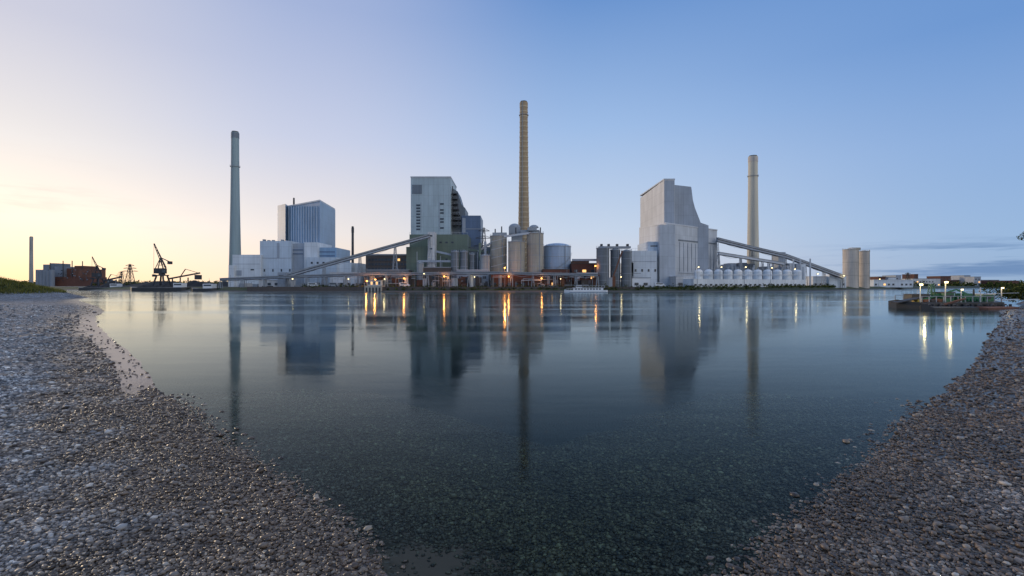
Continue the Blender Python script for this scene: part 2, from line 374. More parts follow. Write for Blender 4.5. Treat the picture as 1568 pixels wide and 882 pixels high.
for i in range(900):
    px=random.choice([random.uniform(-40,345),random.uniform(1250,1620)]); d=random.uniform(520,900)
    h=random.uniform(3,7)*d/700
    cs.append((X(px,d),d,1.5+h*.5)); rs.append((h*1.6,h,h*.8))
foliage('distant_treeline',cs,rs,26,1.3)
cs=[];rs=[]
for i in range(420):
    x=random.uniform(-135,-90);y=random.uniform(84,135)
    z=float(height(np.array([x]),np.array([y]))[0])
    if z<1.6: continue
    s_=random.uniform(.3,.65); cs.append((x,y,z+s_*.3)); rs.append((s_*1.4,s_*1.2,s_*.9))
foliage('embankment_shrubs',cs,rs,60,0.12)
n=34000; gx=rng.uniform(-135,-86,n); gy=rng.uniform(82,132,n); gz=height(gx,gy); k=gz>1.25; gx,gy,gz=gx[k],gy[k],gz[k]; n=len(gx)
hh=rng.uniform(.35,.95,n); a=rng.uniform(0,6.28,n); ww=.05
bx,by=np.cos(a)*ww,np.sin(a)*ww; lx=rng.normal(0,.15,n); ly=rng.normal(0,.15,n)
v=np.stack([np.stack([gx-bx,gy-by,gz-.05],-1),np.stack([gx+bx,gy+by,gz-.05],-1),np.stack([gx+lx,gy+ly,gz+hh],-1)],1).reshape(-1,3)
bigmesh('tall_grass',v,np.arange(len(v)).reshape(-1,3),3,ML,False,None,rng.choice(3,n,p=[.05,.25,.7]))
cs=[];rs=[]
for i in range(26):
    cs.append((random.uniform(72.5,78.5),random.uniform(74.5,79),random.uniform(1.2,2.7))); rs.append((1.0,1.0,.8))
foliage('green_bush',cs,rs,130,0.13)
tr_=MB('broadleaf_tree'); bxx,byy=79.5,74.0
prev=(bxx,byy,0.6); 
segs=[(bxx+.1,byy,3.2,.42),(bxx-.1,byy,6.0,.34),(bxx+.1,byy,9,.24),(bxx,byy,12.5,.1)]
r0=.5
for q in segs:
    tr_.beam(prev,q[:3],r0*1.5,r0*1.5,'bark'); prev=q[:3]; r0=q[3]
cs=[];rs=[]
for i in range(34):
    a=random.uniform(0,6.28); z=random.uniform(6,12.5); L=random.uniform(1.6,4.6)*(1-abs(z-9)/7)
    e=(bxx+math.cos(a)*L,byy+math.sin(a)*L,z+.8); tr_.beam((bxx,byy,z-1.2),e,.14,.14,'bark')
    cs.append(e); rs.append((1.1,1.1,.8))
tro=tr_.done()
fo=foliage('crown_foliage',cs,rs,170,0.13); fo.parent=tro

# ---------------------------------------------------------------- lamps
def plight(name,loc,col,e,r=.45,parent=None):
    l=bpy.data.lights.new(name,'POINT'); l.color=col; l.energy=e; l.shadow_soft_size=r
    o=bpy.data.objects.new(name,l); o.location=loc; scene.collection.objects.link(o)
    if parent: o.parent=parent
    return o
def lamp(px,py,d,kind='o',e=900,zb=1.6):
    r=.24 if kind=='o' else .15
    mb=MB('street_lamp'); x=X(px,d); z=Z(py,d)
    mb.cyl(x,d,zb,z+.5,.12,.07,'steel',8); mb.beam((x,d,z+.5),(x,d-1.4,z+.6),.1,.1,'steel')
    mb.box(x-.3,x+.3,d-1.9,d-.9,z+.4,z+.62,'steel')
    mb.box(x-r,x+r,d-1.8,d-1.1,z+.4-2*r,z+.39,'lampo' if kind=='o' else 'lampw')
    ob=mb.done()
    if e>0: plight('lamp_light',(x,d-2.6,z),(1,.36,.07) if kind=='o' else (1,.74,.36),e,.35,ob)

# ---------------------------------------------------------------- chimneys
def chimney(name,px,d,pt,w0,w1,mat,band=None,zb=1.0,rings=0,capm=None,plat=(.93,)):
    mb=MB(name); x=X(px,d); zt=Z(pt,d); r1=w1/F*d/2; r0=w0/F*d/2; n=14; m_=40
    f=lambda q: r0+(r1-r0)*(1-(1-q)**1.6)
    vs=[(x+f(i/n)*math.cos(2*math.pi*k/m_),d+f(i/n)*math.sin(2*math.pi*k/m_),zb+(zt-zb)*i/n) for i in range(n+1) for k in range(m_)]
    mb.add(vs,[[i*m_+k,i*m_+(k+1)%m_,(i+1)*m_+(k+1)%m_,(i+1)*m_+k] for i in range(n) for k in range(m_)],mat,True)
    for i in range(rings):
        q=(i+1)/(rings+1); z=zb+(zt-zb)*q
        mb.cyl(x,d,z,z+.7,f(q)+.13,f(q)+.13,band,36)
    mb.cyl(x,d,zt-3.4,zt-.4,r1+.12,r1+.12,capm or mat,36)
    mb.cyl(x,d,zt-.01,zt+.6,r1*.86,r1*.86,'dark',30)
    for fq in plat:
        z=zb+(zt-zb)*fq; r=f(fq); mb.cyl(x,d,z,z+.2,r+.5,r+.5,'steel',30)
        for k in range(16):
            aa=k*math.pi/8; px_,py_=x+(r+.45)*math.cos(aa),d+(r+.45)*math.sin(aa); mb.beam((px_,py_,z+.2),(px_,py_,z+1.1),.05,.05,'steel')
    mb.beam((x-r0*.3,d-r0-.25,zb),(x-r1*.3,d-r1-.25,zt),.3,.15,'steel')
    return mb.done()
chimney('grey_chimney',360,300,203,19,11,'chg',capm='midd',plat=(.78,))
chimney('banded_chimney',802,312,157,21,12,'chb','ring',rings=36)
chimney('cream_chimney',1153,320,240,19,13.5,'chc',capm='concl',plat=(.85,))
chimney('distant_chimney',48,560,363,5,4,'concg',plat=())
chimney('slim_dark_chimney',540,330,348,4.5,3.6,'dark',plat=())

# ---------------------------------------------------------------- left boiler house
b=MB('left_boiler_house')
def corner(l,c,r): 
    L=(X(*l),l[1]);C=(X(*c),c[1]);R=(X(*r),r[1]); return [L,C,R,(L[0]+R[0]-C[0],L[1]+R[1]-C[1])]
cp=corner((436,312),(490,288),(513.5,322))
b.prism(cp,1.5,Z(308,288),'blue')
b.prism(corner((425,312),(437,305),(446,322)),1.5,Z(312,305),'blue')
for i in range(1,14):
    f=i/14; x=cp[0][0]+(cp[1][0]-cp[0][0])*f; y=cp[0][1]+(cp[1][1]-cp[0][1])*f
    b.beam((x-.1,y-.35,Z(372,y)),(x-.1,y-.35,Z(316,y)),.45,.3,'pale')
b.prism([(p[0]*1.0,p[1]-.4) for p in cp],Z(308,288)+.01,Z(308,288)+.8,'lsteel')
b.cyl(X(450,315),315,Z(320,315),Z(303,315),.6,.5,'dark',12)
b.fb(398,446,369,278,26,'pale'); b.fb(356,399,390,276,30,'palew'); b.fb(350,358,406,274,14,'palew')
b.fb(446,466,373,280,20,'mid'); b.fb(466,486,371,276,22,'palew'); b.fb(486,515,379,279,24,'blue')
b.fb(470,515,394,272,10,'pale'); b.fb(515,538,402,274,16,'palew'); b.fb(536,551,403,280,16,'palew')
for y0 in (382,388):
    b.win(488,513,y0+3,y0+4.5,279,'dblue')
    b.win(448,464,y0,y0+1.4,280,'dblue')
for px in range(404,444,13): b.win(px,px+2,412,416,278)
b.win(399,445,395,395.7,278,'mid',.1); b.win(357,398,404,404.6,276,'mid',.1)
for px in range(476,512,9): b.win(px,px+3,401,404,272)
b.win(362,370,414,422,276,'mid'); b.win(384,389,412,414,276); b.win(424,428,372,395,278,'mid',.1)
for k in range(6): b.box(X(402+k*7,285),X(405+k*7,285),285,287,Z(369,278),Z(369,278)+random.uniform(.6,1.6),'steel')
b.done()

# ---------------------------------------------------------------- central boiler house
b=MB('central_boiler_house'); d=290
b.fb(629,690,272,d,30,'cent'); zt=Z(272,d)
b.box(X(628.6,d),X(690.5,d),d-.3,d+30.3,zt+.01,zt+.7,'lsteel')
b.win(631,646,283,297,d,'midd'); 
for k in range(9):
    b.win(637.5,643.5,313+k*4.6,315.6+k*4.6,d); 
    if k%3!=1: b.win(674,679.5,311+k*4.6,313.6+k*4.6,d)
b.win(672.5,673.3,309,354,d,'mid'); b.win(644.5,645.1,310,356,d,'mid')
x0=X(690,296)
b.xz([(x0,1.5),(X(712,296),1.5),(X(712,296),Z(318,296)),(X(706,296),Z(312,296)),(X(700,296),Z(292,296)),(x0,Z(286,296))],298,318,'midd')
for k in range(7):
    z=Z(345-k*8,294); b.box(X(690.5,294),X(706-k*1.2,294),293.5,298.2,z,z+.35,'dark'); b.rail(X(690.5,294),X(706-k*1.2,294),293.6,z+.3,'steel',1.5)
b.beam((X(693,294),294,Z(350,294)),(X(693,294),294,Z(285,294)),.5,.5,'dark'); b.beam((X(703,294),294,Z(350,294)),(X(700,294),294,Z(295,294)),.5,.5,'dark')
b.fb(707,736,330,296,24,'dblue'); b.win(708,713,334,356,296,'mid'); b.win(713.5,735,350,351,296,'steel')
b.fb(627,716,359,275,22,'olive'); b.fb(560,628,391,268,22,'brown'); b.fb(622,660,378,266,10,'olive')
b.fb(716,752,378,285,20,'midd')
b.box(X(559.5,268),X(628,268),267.7,290,Z(391,268)+.01,Z(391,268)+.7,'steel')
for r in range(3):
    for px in range(564,622,5): b.win(px,px+3.4,396+r*7,399.5+r*7,268,'glass' if random.random()<.95 else 'lit')
for px in range(664,714,9):
    for r in range(3): 
        if random.random()<.6: b.win(px,px+3.6,370+r*13,372.4+r*13,275,'glass' if random.random()<.9 else 'lit')
b.rail(X(627,275),X(716,275),275.2,Z(359,275),'lsteel')
b.fb(655,665.5,355,262,7,'warm'); b.win(658,662,360,362,262); b.win(658,662,380,382,262)
b.done()

# ---------------------------------------------------------------- right boiler house
b=MB('right_boiler_house')
zt=Z(275.5,275); xl,xc,xr=X(980.5,325),X(1017,275),X(1033,275)
b.prism([(xl,325),(xc,275),(xr,275),(xr,325)],1.5,[zt-1,zt,zt,zt-1],'warm')
b.prism([(xl-.2,325.3),(xc-.2,274.8),(xr+.2,274.8),(xr+.2,325.3)],zt+.02,zt+.7,'lsteel')
b.fb(1017.3,1032.7,276.5,274.8,.15,'mid')  # darker skin: shade on the tower's front painted in
d=286
b.xz([(X(1032,d),1.5),(X(1085,d),1.5),(X(1085,d),Z(345,d)),(X(1073,d),Z(341,d)),(X(1064,d),Z(318,d)),(X(1061,d),Z(306,d)),(X(1058.5,d),Z(286,d)),(X(1032,d),Z(283,d))],d,d+34,'mid')
z=35.1; L=(X(1020,266),266); R=(X(1098,300),300)
b.prism([L,R,(R[0]-8,R[1]+24),(L[0]-8,L[1]+24)],1.5,z,'lowb')
b.prism([(L[0]-.2,L[1]-.3),(R[0]+.2,R[1]-.3),(R[0]-8,R[1]+24),(L[0]-8,L[1]+24)],z+.01,z+.6,'lsteel')
b.fb(1010,1034,344,264,8,'lowb'); 
def onface(f0,f1,z0,z1,mat='glass'):
    a=(L[0]+(R[0]-L[0])*f0,L[1]+(R[1]-L[1])*f0); c=(L[0]+(R[0]-L[0])*f1,L[1]+(R[1]-L[1])*f1)
    b.prism([(a[0]+.1,a[1]-.2),(c[0]+.1,c[1]-.2),(c[0],c[1]+.05),(a[0],a[1]+.05)],z0,z1,mat)
onface(.22,.98,26.9,27.6,'midd'); onface(.22,.98,9.5,9.9,'mid')
for k in range(10): onface(.24+k*.076,.245+k*.076,10.5,26,'mid')
for k in range(9): onface(.24+k*.083,.265+k*.083,5,6.8)
b.fb(967,1006,384,262,20,'palew'); b.fb(992,1011,370,268,22,'pale'); b.fb(955,970,402,262,12,'pale')
for px in range(972,1004,10): b.win(px,px+2.5,412,416,262)
b.win(968,1005,400,400.6,262,'mid',.1)
b.win(996,1008,376,377.5,268); b.rail(X(967,262),X(1006,262),262.2,Z(384,262))
for k in range(5): b.box(X(1040+k*9,300),X(1044+k*9,300),299,302,z+.6,z+random.uniform(1.5,2.6),'steel')
b.done()

# ---------------------------------------------------------------- silos and tanks
def silo(name,lst,mat,top='steel',bands=None):
    mb=MB(name)
    for (p0,p1,pt,d,zb) in lst:
        x=X((p0+p1)/2,d); r=(p1-p0)/2/F*d; zt=Z(pt,d)
        mb.cyl(x,d+r,zb,zt,r,r,mat,40); mb.cyl(x,d+r,zt-.01,zt+.3,r+.2,r+.2,top,40); mb.cyl(x,d+r,zt+.29,zt+1.2,r*.95,.4,mat,32)
        for k in range(20):
            a=k*math.pi/10; q=(x+r*math.cos(a),d+r+r*math.sin(a)); mb.beam((q[0],q[1],zt+.3),(q[0],q[1],zt+1.3),.07,.07,top)
        nb=bands or 5
        for k in range(1,nb): mb.cyl(x,d+r,zb+(zt-zb)*k/nb,zb+(zt-zb)*k/nb+.22,r+.08,r+.08,top,40)
        mb.beam((x+r*.5,d+r*.1,zb),(x+r*.5,d+r*.1,zt+1),.35,.25,top)
    return mb
m_=silo('concrete_silos',[(750,776,361,262,1.5),(778,804,370,256,1.5),(807,833,357,258,1.5)],'conc')
for (p0,p1,pt,pb,d) in((754,776,356,361,266),(779,797,347,358,272),(797,826,352,357,268),(808,822,348,353,266),(783,800,360,370,262)):
    m_.fb(p0,p1,pt,d,6,'steel',pb=pb)
for p in (758,768,790,812,820,828):
    m_.cyl(X(p,264),267,Z(360,264),Z(random.uniform(345,350),264),.35,.3,'dark',8)
m_.dome(X(788,272),275,Z(347,272),3,2,'steel'); m_.dome(X(818,266),269,Z(348,266),2.5,1.6,'steel')
m_.beam((X(772,260),260,Z(362,260)),(X(812,260),260,Z(357,260)),1.2,1.0,'lsteel')
for k in range(6):
    m_.beam((X(752,258),258,4+k*4.2),(X(776,258),258,6+k*4.2),.5,.15,'lsteel')
    m_.beam((X(804,257),257,4+k*4.2),(X(808,257),257,6+k*4.2),.4,.15,'dark')
m_.done()
m_=silo('storage_tank',[(833,876.5,377,262,1.5)],'tank',bands=4)
x=X(854.7,262); r=43.5/2/F*262; m_.dome(x,262+r,Z(377,262)+.2,r*.97,1.9,'tank',36)
for k in range(30):
    a=math.pi+k/30*math.pi; q=(x+(r+.3)*math.cos(a),262+r+(r+.3)*math.sin(a)); zz=4+k*.55; m_.box(q[0]-.35,q[0]+.35,q[1]-.2,q[1]+.2,zz,zz+.12,'steel')
m_.done()
silo('small_silos',[(690,702,386,258,1.5),(704,716,386,259,1.5),(718,727,390,262,1.5)],'concd').done()
silo('process_tanks',[(735,750,392,256,1.5),(638,648,404,256,1.5)],'concg').done()
m_=silo('dark_silos',[(915,935,380,246,1.5),(936,951,383,250,1.5),(953,969,385,248,1.5)],'concd')
m_.fb(918,966,377,252,4,'steel',pb=380); 
for p in (920,931,944,960): m_.fb(p,p+3,373.5,252,2,'dark',pb=377)
m_.beam((X(933,247),247,2),(X(953,247),247,Z(384,247)),.6,.6,'rust'); m_.done()
m_=silo('twin_silos',[(1299,1320.5,382,345,1),(1321,1335.5,385,352,1)],'concl',top='conc',bands=3)
m_.fb(1305,1318,379,350,4,'conc',pb=383); m_.done()
m_=MB('white_tank_row')
for k in range(11):
    p=1072+k*15.2; d=252+k*3.2; w=12.5
    x=X(p,d); r=w/2/F*d; m_.cyl(x,d+r,1.5,Z(416,d),r,r,'palew',26); m_.dome(x,d+r,Z(416,d),r,1.3,'white',24,3)
    m_.cyl(x,d+r,Z(416,d)+1.25,Z(416,d)+2.1,.3,.3,'steel',8)
    if k<10: 
        d2=d+3.2; m_.beam((x,d-.4,Z(421,d)),(X(p+15.2,d2),d2-.4,Z(421,d2)),.4,.4,'lsteel')
m_.prism([(X(1062,248),248),(X(1234,282),282),(X(1234,282)-4,290),(X(1062,248)-4,256)],1.5,Z(428,250)+.3,'palew')
for k in range(24):
    f=k/24; xx=X(1062,248)+(X(1234,282)-X(1062,248))*f; yy=248+34*f
    m_.box(xx+.5,xx+1.5,yy-.15,yy+.6,2.9,3.7,'glass')
for k in range(14):
    d=249+k*2.4; p=1066+k*12; m_.cyl(X(p,d),d,1.5,Z(409,d),.08,.06,'lsteel',6)
m_.done()
b=MB('ash_handling_plant')
for i in range(26):
    p=random.uniform(1102,1230); d=random.uniform(300,312); b.fb(p,p+random.uniform(5,14),random.uniform(402,414),d,8,random.choice(['mid','palew','midd','warm','lowb']))
for i in range(16):
    p=random.uniform(1102,1250); d=random.uniform(292,300); b.cyl(X(p,d),d,1.5,Z(random.uniform(396,412),d),.5,.4,'lsteel',10)
b.done()

# ---------------------------------------------------------------- conveyors
def conveyor(name,pts,w,h,mat='lsteel',step=11,zb=1.6,win=True):
    mb=MB(name)
    for a,c in zip(pts[:-1],pts[1:]):
        a=np.array(a,float); c=np.array(c,float); L=np.linalg.norm(c-a); n=max(1,int(L/step))
        mb.beam(a,c,w,h,mat); up=np.array([0,0,h/2+.15]); mb.beam(a+up,c+up,w+.4,.22,'steel'); mb.beam(a-up,c-up,w*.6,.3,'dark')
        if win: mb.beam(a+np.array([0,-w/2-.06,.1]),c+np.array([0,-w/2-.06,.1]),.08,h*.25,'glass')
        for i in range(n+1):
            p=a+(c-a)*i/n
            if p[2]-h/2<zb+1: continue
            zt=p[2]-h/2-.2; sp_=.12*(zt-zb)+.4
            for sx in(-1,1):
                for sy in (-1,1): mb.beam((p[0]+sx*sp_*.6,p[1]+sy*(w/2),zb),(p[0]+sx*.3,p[1]+sy*(w/2-.2),zt),.24,.24,'steel')
            q=zb+3
            while q<zt-1:
                f=1-(q-zb)/(zt-zb); o=sp_*.6*f+.3*(1-f)
                mb.beam((p[0]-o,p[1]-w/2,q),(p[0]+o,p[1]-w/2,q),.15,.15,'steel'); 
                mb.beam((p[0]-o,p[1]-w/2,q),(p[0]+o*.8,p[1]-w/2,min(q+4,zt)),.12,.12,'steel'); q+=4
            if i<n:
                p2=a+(c-a)*(i+1)/n; mb.beam(p+np.array([0,-w/2,-h/2-.1]),(p+p2)/2+np.array([0,-w/2,-h/2-1.1]),.13,.13,'steel'); mb.beam((p+p2)/2+np.array([0,-w/2,-h/2-1.1]),p2+np.array([0,-w/2,-h/2-.1]),.13,.13,'steel')
    return mb.done()
def W(px,py,d): return (X(px,d),d,Z(py,d))
conveyor('coal_conveyor',[W(440,422,252),W(658,361,262)],2.0,1.5,'mid',step=15)
conveyor('pipe_bridge',[W(338,428,250),W(440,424,247),W(560,420,246),W(750,418,245),W(915,421,245)],1.6,.9,'mid',step=9)
conveyor('coal_conveyor',[W(1098,367,296),W(1150,380,300),W(1202,392,304),W(1290,424,318)],2.2,2.0,'mid',step=14)
conveyor('pipe_bridge',[W(1100,388,288),W(1200,404,296)],1.6,1.2,win=False)
b=MB('transfer_tower')
b.fb(1192,1203,386,303,8,'mid'); b.win(1195,1200,390,392,303); b.fb(1270,1282,420,318,6,'palew'); b.done()
b=MB('transfer_tower'); b.fb(425,437,417,256,8,'mid'); b.win(427,434,421,423,256); b.done()

# ---------------------------------------------------------------- pylons
def pylon(px,py,d,w=5):
    mb=MB('electricity_pylon'); x=X(px,d); zt=Z(py,d); mb.lattice(x,d,1.5,zt,w,.8,7,'dark',.35)
    for f,l in((.7,1.1),(.83,.9),(.95,.6)):
        z=1.5+(zt-1.5)*f; mb.beam((x-w*l,d,z),(x+w*l,d,z),.35,.35,'dark'); mb.beam((x-w*l,d,z),(x,d,z+1.5),.2,.2,'dark'); mb.beam((x+w*l,d,z),(x,d,z+1.5),.2,.2,'dark')
    mb.done()
pylon(741,349,275,5); pylon(199,405,430,6); pylon(186,416,600,6); pylon(1390,418,560,5); pylon(470,392,300,3)

# ---------------------------------------------------------------- harbour cranes
def crane(px,pt,d,s,dirn):
    mb=MB('harbour_crane'); x=X(px,d); zb=1.8
    hz_=8*s
    for sx in(-1,1):
        for sy in(-1,1): mb.beam((x+sx*4*s,d+sy*4*s,zb),(x+sx*2.2*s,d+sy*2.2*s,zb+hz_),.8*s,.8*s,'dark')
        mb.beam((x+sx*4*s,d-4*s,zb+.4),(x+sx*4*s,d+4*s,zb+.4),.7,.7,'dark')
    for sy in(-1,1): mb.beam((x-3*s,d+sy*3*s,zb+4*s),(x+3*s,d+sy*3*s,zb+4*s),.5,.6,'dark')
    mb.box(x-3*s,x+3*s,d-3*s,d+3*s,zb+hz_,zb+hz_+.7*s,'dark'); mb.cyl(x,d,zb+hz_+.7*s,zb+hz_+1.6*s,2*s,2*s,'dark',16)
    z1=zb+hz_+1.6*s
    mb.box(x-4.5*s if dirn>0 else x-2.2*s,x+2.2*s if dirn>0 else x+4.5*s,d-1.8*s,d+1.8*s,z1,z1+3.6*s,'dark')
    mb.box(x+dirn*2.3*s-.8*s,x+dirn*2.3*s+.8*s,d-2.4*s,d-1.2*s,z1+.5*s,z1+2.6*s,'glass')
    top=(x-dirn*1.0*s,d,z1+11*s)
    for sy in(-1,1):
        mb.beam((x+dirn*1.6*s,d+sy*1.4*s,z1+3.5*s),top,.45*s,.45*s,'dark'); mb.beam((x-dirn*3.6*s,d+sy*1.4*s,z1+3.5*s),top,.45*s,.45*s,'dark')
        for q in (.3,.6): mb.beam((x+dirn*(1.6-2.6*q)*s,d+sy*1.4*s*(1-q),z1+(3.5+7.5*q)*s),(x-dirn*(3.6-2.6*q)*s,d+sy*1.4*s*(1-q),z1+(3.5+7.5*q)*s),.25*s,.25*s,'dark')
    tip=(x-dirn*5.5*s,d,Z(pt,d)); base=(x+dirn*2*s,d,z1+3.6*s)
    B=np.array(base);T=np.array(tip); n=9
    prevs=None
    for i in range(n+1):
        f=i/n; c=B+(T-B)*f; w=(1.1*(1-f)+.25*f)*s; pts=[c+np.array([w,0,w*.4]),c+np.array([-w,0,-w*.4]),c+np.array([0,w,0])]
        if prevs:
            for k in range(3): mb.beam(prevs[k],pts[k],.28*s,.28*s,'dark'); mb.beam(prevs[k],pts[(k+1)%3],.16*s,.16*s,'dark')
        prevs=pts
    mb.beam(top,B+(T-B)*.75,.18,.18,'dark'); 
    cw=(x+dirn*5.5*s,d,z1+8*s); mb.beam(top,cw,.5*s,.5*s,'dark'); mb.box(cw[0]-1*s,cw[0]+1*s,d-1.2*s,d+1.2*s,cw[2]-1.6*s,cw[2]+.4*s,'dark')
    mb.beam(tip,(tip[0]-.2,tip[1],zb+9*s),.1,.1,'dark'); mb.box(tip[0]-.9*s,tip[0]+.7*s,d-.6,d+.6,zb+7.4*s,zb+9*s,'dark')
    mb.done()
crane(248,373,300,.85,1); crane(150,393,345,.72,1)
b=MB('ship_loader'); d=300
b.beam(W(258,427,d),W(306,418,d),1.0,.8,'dark'); b.beam(W(276,424,d),W(284,412,d),.4,.4,'dark'); b.beam(W(284,412,d),W(304,418,d),.25,.25,'dark')
for p in(264,276,288): b.beam((X(p,d),d,1.8),W(p,425,d),.5,.5,'dark')
b.box(X(301,d),X(306,d),d-2,d+2,Z(428,d),Z(421,d),'dark'); b.done()
b=MB('ship_loader'); d=340
b.beam(W(158,430,d),W(186,424,d),1.1,.9,'dark'); b.beam(W(165,428,d),W(170,420,d),.4,.4,'dark'); b.beam(W(170,420,d),W(186,424,d),.2,.2,'dark')
for p in(160,168,178): b.beam((X(p,d),d,1.8),W(p,428,d),.5,.5,'dark')
b.done()
def barge(p0,p1,d,hz_=2.3,load=True):
    mb=MB('cargo_barge'); x0,x1=X(p0,d),X(p1,d); y0=d-3.5
    mb.prism([(x0,d),(x0+3,y0),(x1-2,y0),(x1,y0+1),(x1,d+3),(x0+3,d+3.5)],-.4,[hz_+.6,hz_,hz_,hz_+.3,hz_+.3,hz_],'hull')
    if load:
        n=5
        for k in range(n):
            a=x0+5+(x1-x0-14)*k/n; c=a+(x1-x0-14)/n; m0=(a+c)/2
            mb.add([(a,y0+.6,hz_),(c,y0+.6,hz_),(c,d+3,hz_),(a,d+3,hz_),(m0,d,hz_+1.5)],[[0,1,4],[1,2,4],[2,3,4],[3,0,4]],'coal')
    mb.box(x1-7,x1-2.5,d-2,d+2,hz_,hz_+2.4,'white'); mb.box(x1-6.6,x1-2.9,d-2.1,d-1.95,hz_+1.3,hz_+2,'glass'); mb.cyl(x1-5,d,hz_+2.4,hz_+5,.08,.05,'steel',6)
    mb.done()
barge(200,290,263,1.8); barge(292,336,252,1.4,False); barge(120,190,308,1.6)
b=MB('coal_heap')
for i in range(26):
    p=random.uniform(150,350); d=random.uniform(300,340); r=random.uniform(8,16); b.cyl(X(p,d),d+10,1.9,random.uniform(4,6.2),r,.6,'coal',14)
b.done()
b=MB('distant_factory'); d=520
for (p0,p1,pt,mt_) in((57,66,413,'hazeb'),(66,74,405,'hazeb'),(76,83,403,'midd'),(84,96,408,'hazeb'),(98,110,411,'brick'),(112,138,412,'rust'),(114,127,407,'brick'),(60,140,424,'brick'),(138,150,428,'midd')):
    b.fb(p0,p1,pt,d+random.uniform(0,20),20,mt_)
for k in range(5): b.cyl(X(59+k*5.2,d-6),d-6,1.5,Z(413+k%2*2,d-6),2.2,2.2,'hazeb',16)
for k in range(60): 
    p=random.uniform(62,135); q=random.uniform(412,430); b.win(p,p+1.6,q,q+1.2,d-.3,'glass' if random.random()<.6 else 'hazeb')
for p in (70,90,104,120): b.cyl(X(p,d),d+5,1.5,Z(random.uniform(398,403),d),.5,.4,'dark',8)
b.done()

# ---------------------------------------------------------------- low buildings along bank
def shed(name,p0,p1,pt,d,dep,mat,roof='steel',gable=True,win='glass'):
    mb=MB(name); x0,x1=X(p0,d),X(p1,d); zt=Z(pt,d)
    if gable:
        h=min(2.2,(zt-1.5)*.25); mb.box(x0,x1,d,d+dep,1.5,zt-h,mat)
        mb.add([(x0-.3,d-.4,zt-h),(x1+.3,d-.4,zt-h),(x1+.3,d+dep+.4,zt-h),(x0-.3,d+dep+.4,zt-h),(x0-.3,d+dep/2,zt),(x1+.3,d+dep/2,zt)],[[0,1,5,4],[2,3,4,5],[0,4,3],[1,2,5],[3,2,1,0]],roof)
        zt-=h
    else:
        mb.box(x0,x1,d,d+dep,1.5,zt,mat); mb.box(x0-.15,x1+.15,d-.15,d+dep+.15,zt+.01,zt+.4,roof)
    n=max(2,int((x1-x0)/3.2)); rows=max(1,int((zt-2.5)/3.4))
    for r in range(rows):
        for i in range(n):
            xa=x0+(x1-x0)*(i+.25)/n; z=3.0+r*3.3
            if z+1.4<zt-.2 and random.random()<.85: mb.box(xa,xa+(x1-x0)/n*.45,d-.12,d+.05,z,z+1.3,'lit' if random.random()<.06 else win)
    mb.done()
shed('brick_pump_house',832,872,413,252,12,'brick','brown',False)
shed('brick_workshop',876,914,404,258,14,'brick','brown',False)
shed('brick_workshop',878,902,400,268,12,'rust','dark',False)
shed('turbine_hall',562,625,414,256,14,'concd','steel',False)
shed('turbine_hall',648,690,410,257,12,'brown','steel',False)
shed('control_building',700,748,414,255,10,'mid','lsteel',False)
shed('switchgear_building',752,830,418,249,8,'brick','steel',False)
shed('workshop_shed',396,440,424,258,10,'warm','lsteel')
shed('workshop_shed',505,552,418,258,12,'palew','lsteel',False)
shed('warehouse',1035,1064,424,254,10,'warm','lsteel',False)
shed('warehouse',1245,1296,424,320,16,'palew','lsteel',False)
shed('warehouse',1338,1398,429,380,16,'palew','lsteel',False)
shed('gatehouse',968,996,426,250,8,'white','steel',False)
for (p0,p1,pt,d) in((1345,1356,424,470),(1360,1372,425,470),(1398,1440,427,560),(1440,1456,423,600),(1456,1530,429,620),(1372,1380,422,540),(1492,1502,424,600),(1520,1560,430,600),(1400,1406,420,640),(1476,1486,422,640)):
    shed('distant_house',p0,p1,pt,d,20,random.choice(['warm','brick','mid','palew']),'midd',False)
b=MB('water_intake'); d=238
b.box(X(558,d),X(584,d),d,d+7,-1,2.9,'conc'); b.box(X(561,d),X(581,d),d+2,d+6,2.9,5.2,'warm'); b.box(X(560,d),X(582,d),d+1.6,d+6.4,5.21,5.5,'steel')
for k in range(5): b.box(X(562+k*4,d),X(564.5+k*4,d),d+1.85,d+2.05,3.4,4.7,'lit' if k%2 else 'glass'); b.box(X(560+k*5,d),X(562.5+k*5,d),d-.1,d+.05,-1,2,'dark')
b.rail(X(558,d),X(584,d),d+.2,2.9,'lsteel'); b.done()
b=MB('quay_wall'); 
for x0,x1,y0,y1 in((-125,-60,241.5,239.5),(-60,60,240.5,240.5)):
    b.prism([(x0,y0),(x1,y1),(x1,y1+1),(x0,y0+1)],.2,2.35,'brown')
b.done()
b=MB('process_piping')
for i in range(190):
    p=random.uniform(560,960); d=random.uniform(246,256); x=X(p,d); k=random.random()
    if k<.3: b.box(x,x+random.uniform(1,4),d,d+2,1.6,random.uniform(3,7.5),random.choice(['steel','brown','brown','rust','mid','dark']))
    elif k<.5: r=random.uniform(.6,1.6); b.cyl(x,d,1.6,random.uniform(3,8),r,r,random.choice(['lsteel','steel','concg','rust']),16)
    elif k<.75: z=random.uniform(3,9); b.beam((x,d,z),(x+random.uniform(4,14),d,z),.35,.35,random.choice(['lsteel','steel','rust'])); b.beam((x,d,1.6),(x,d,z),.3,.3,'steel')
    else: b.beam((x,d,1.6),(x,d,random.uniform(5,12)),.16,.16,'steel')
for i in range(60):
    p=random.uniform(350,560); d=random.uniform(247,262); x=X(p,d)
    if i%2: b.box(x,x+random.uniform(1.5,5),d,d+2,1.6,random.uniform(2.6,4.6),random.choice(['steel','brown','warm','dark','mid']))
    else: b.beam((x,d,1.6),(x,d,random.uniform(4,9)),.14,.14,'steel')
b.done()
b=MB('rooftop_ducts')
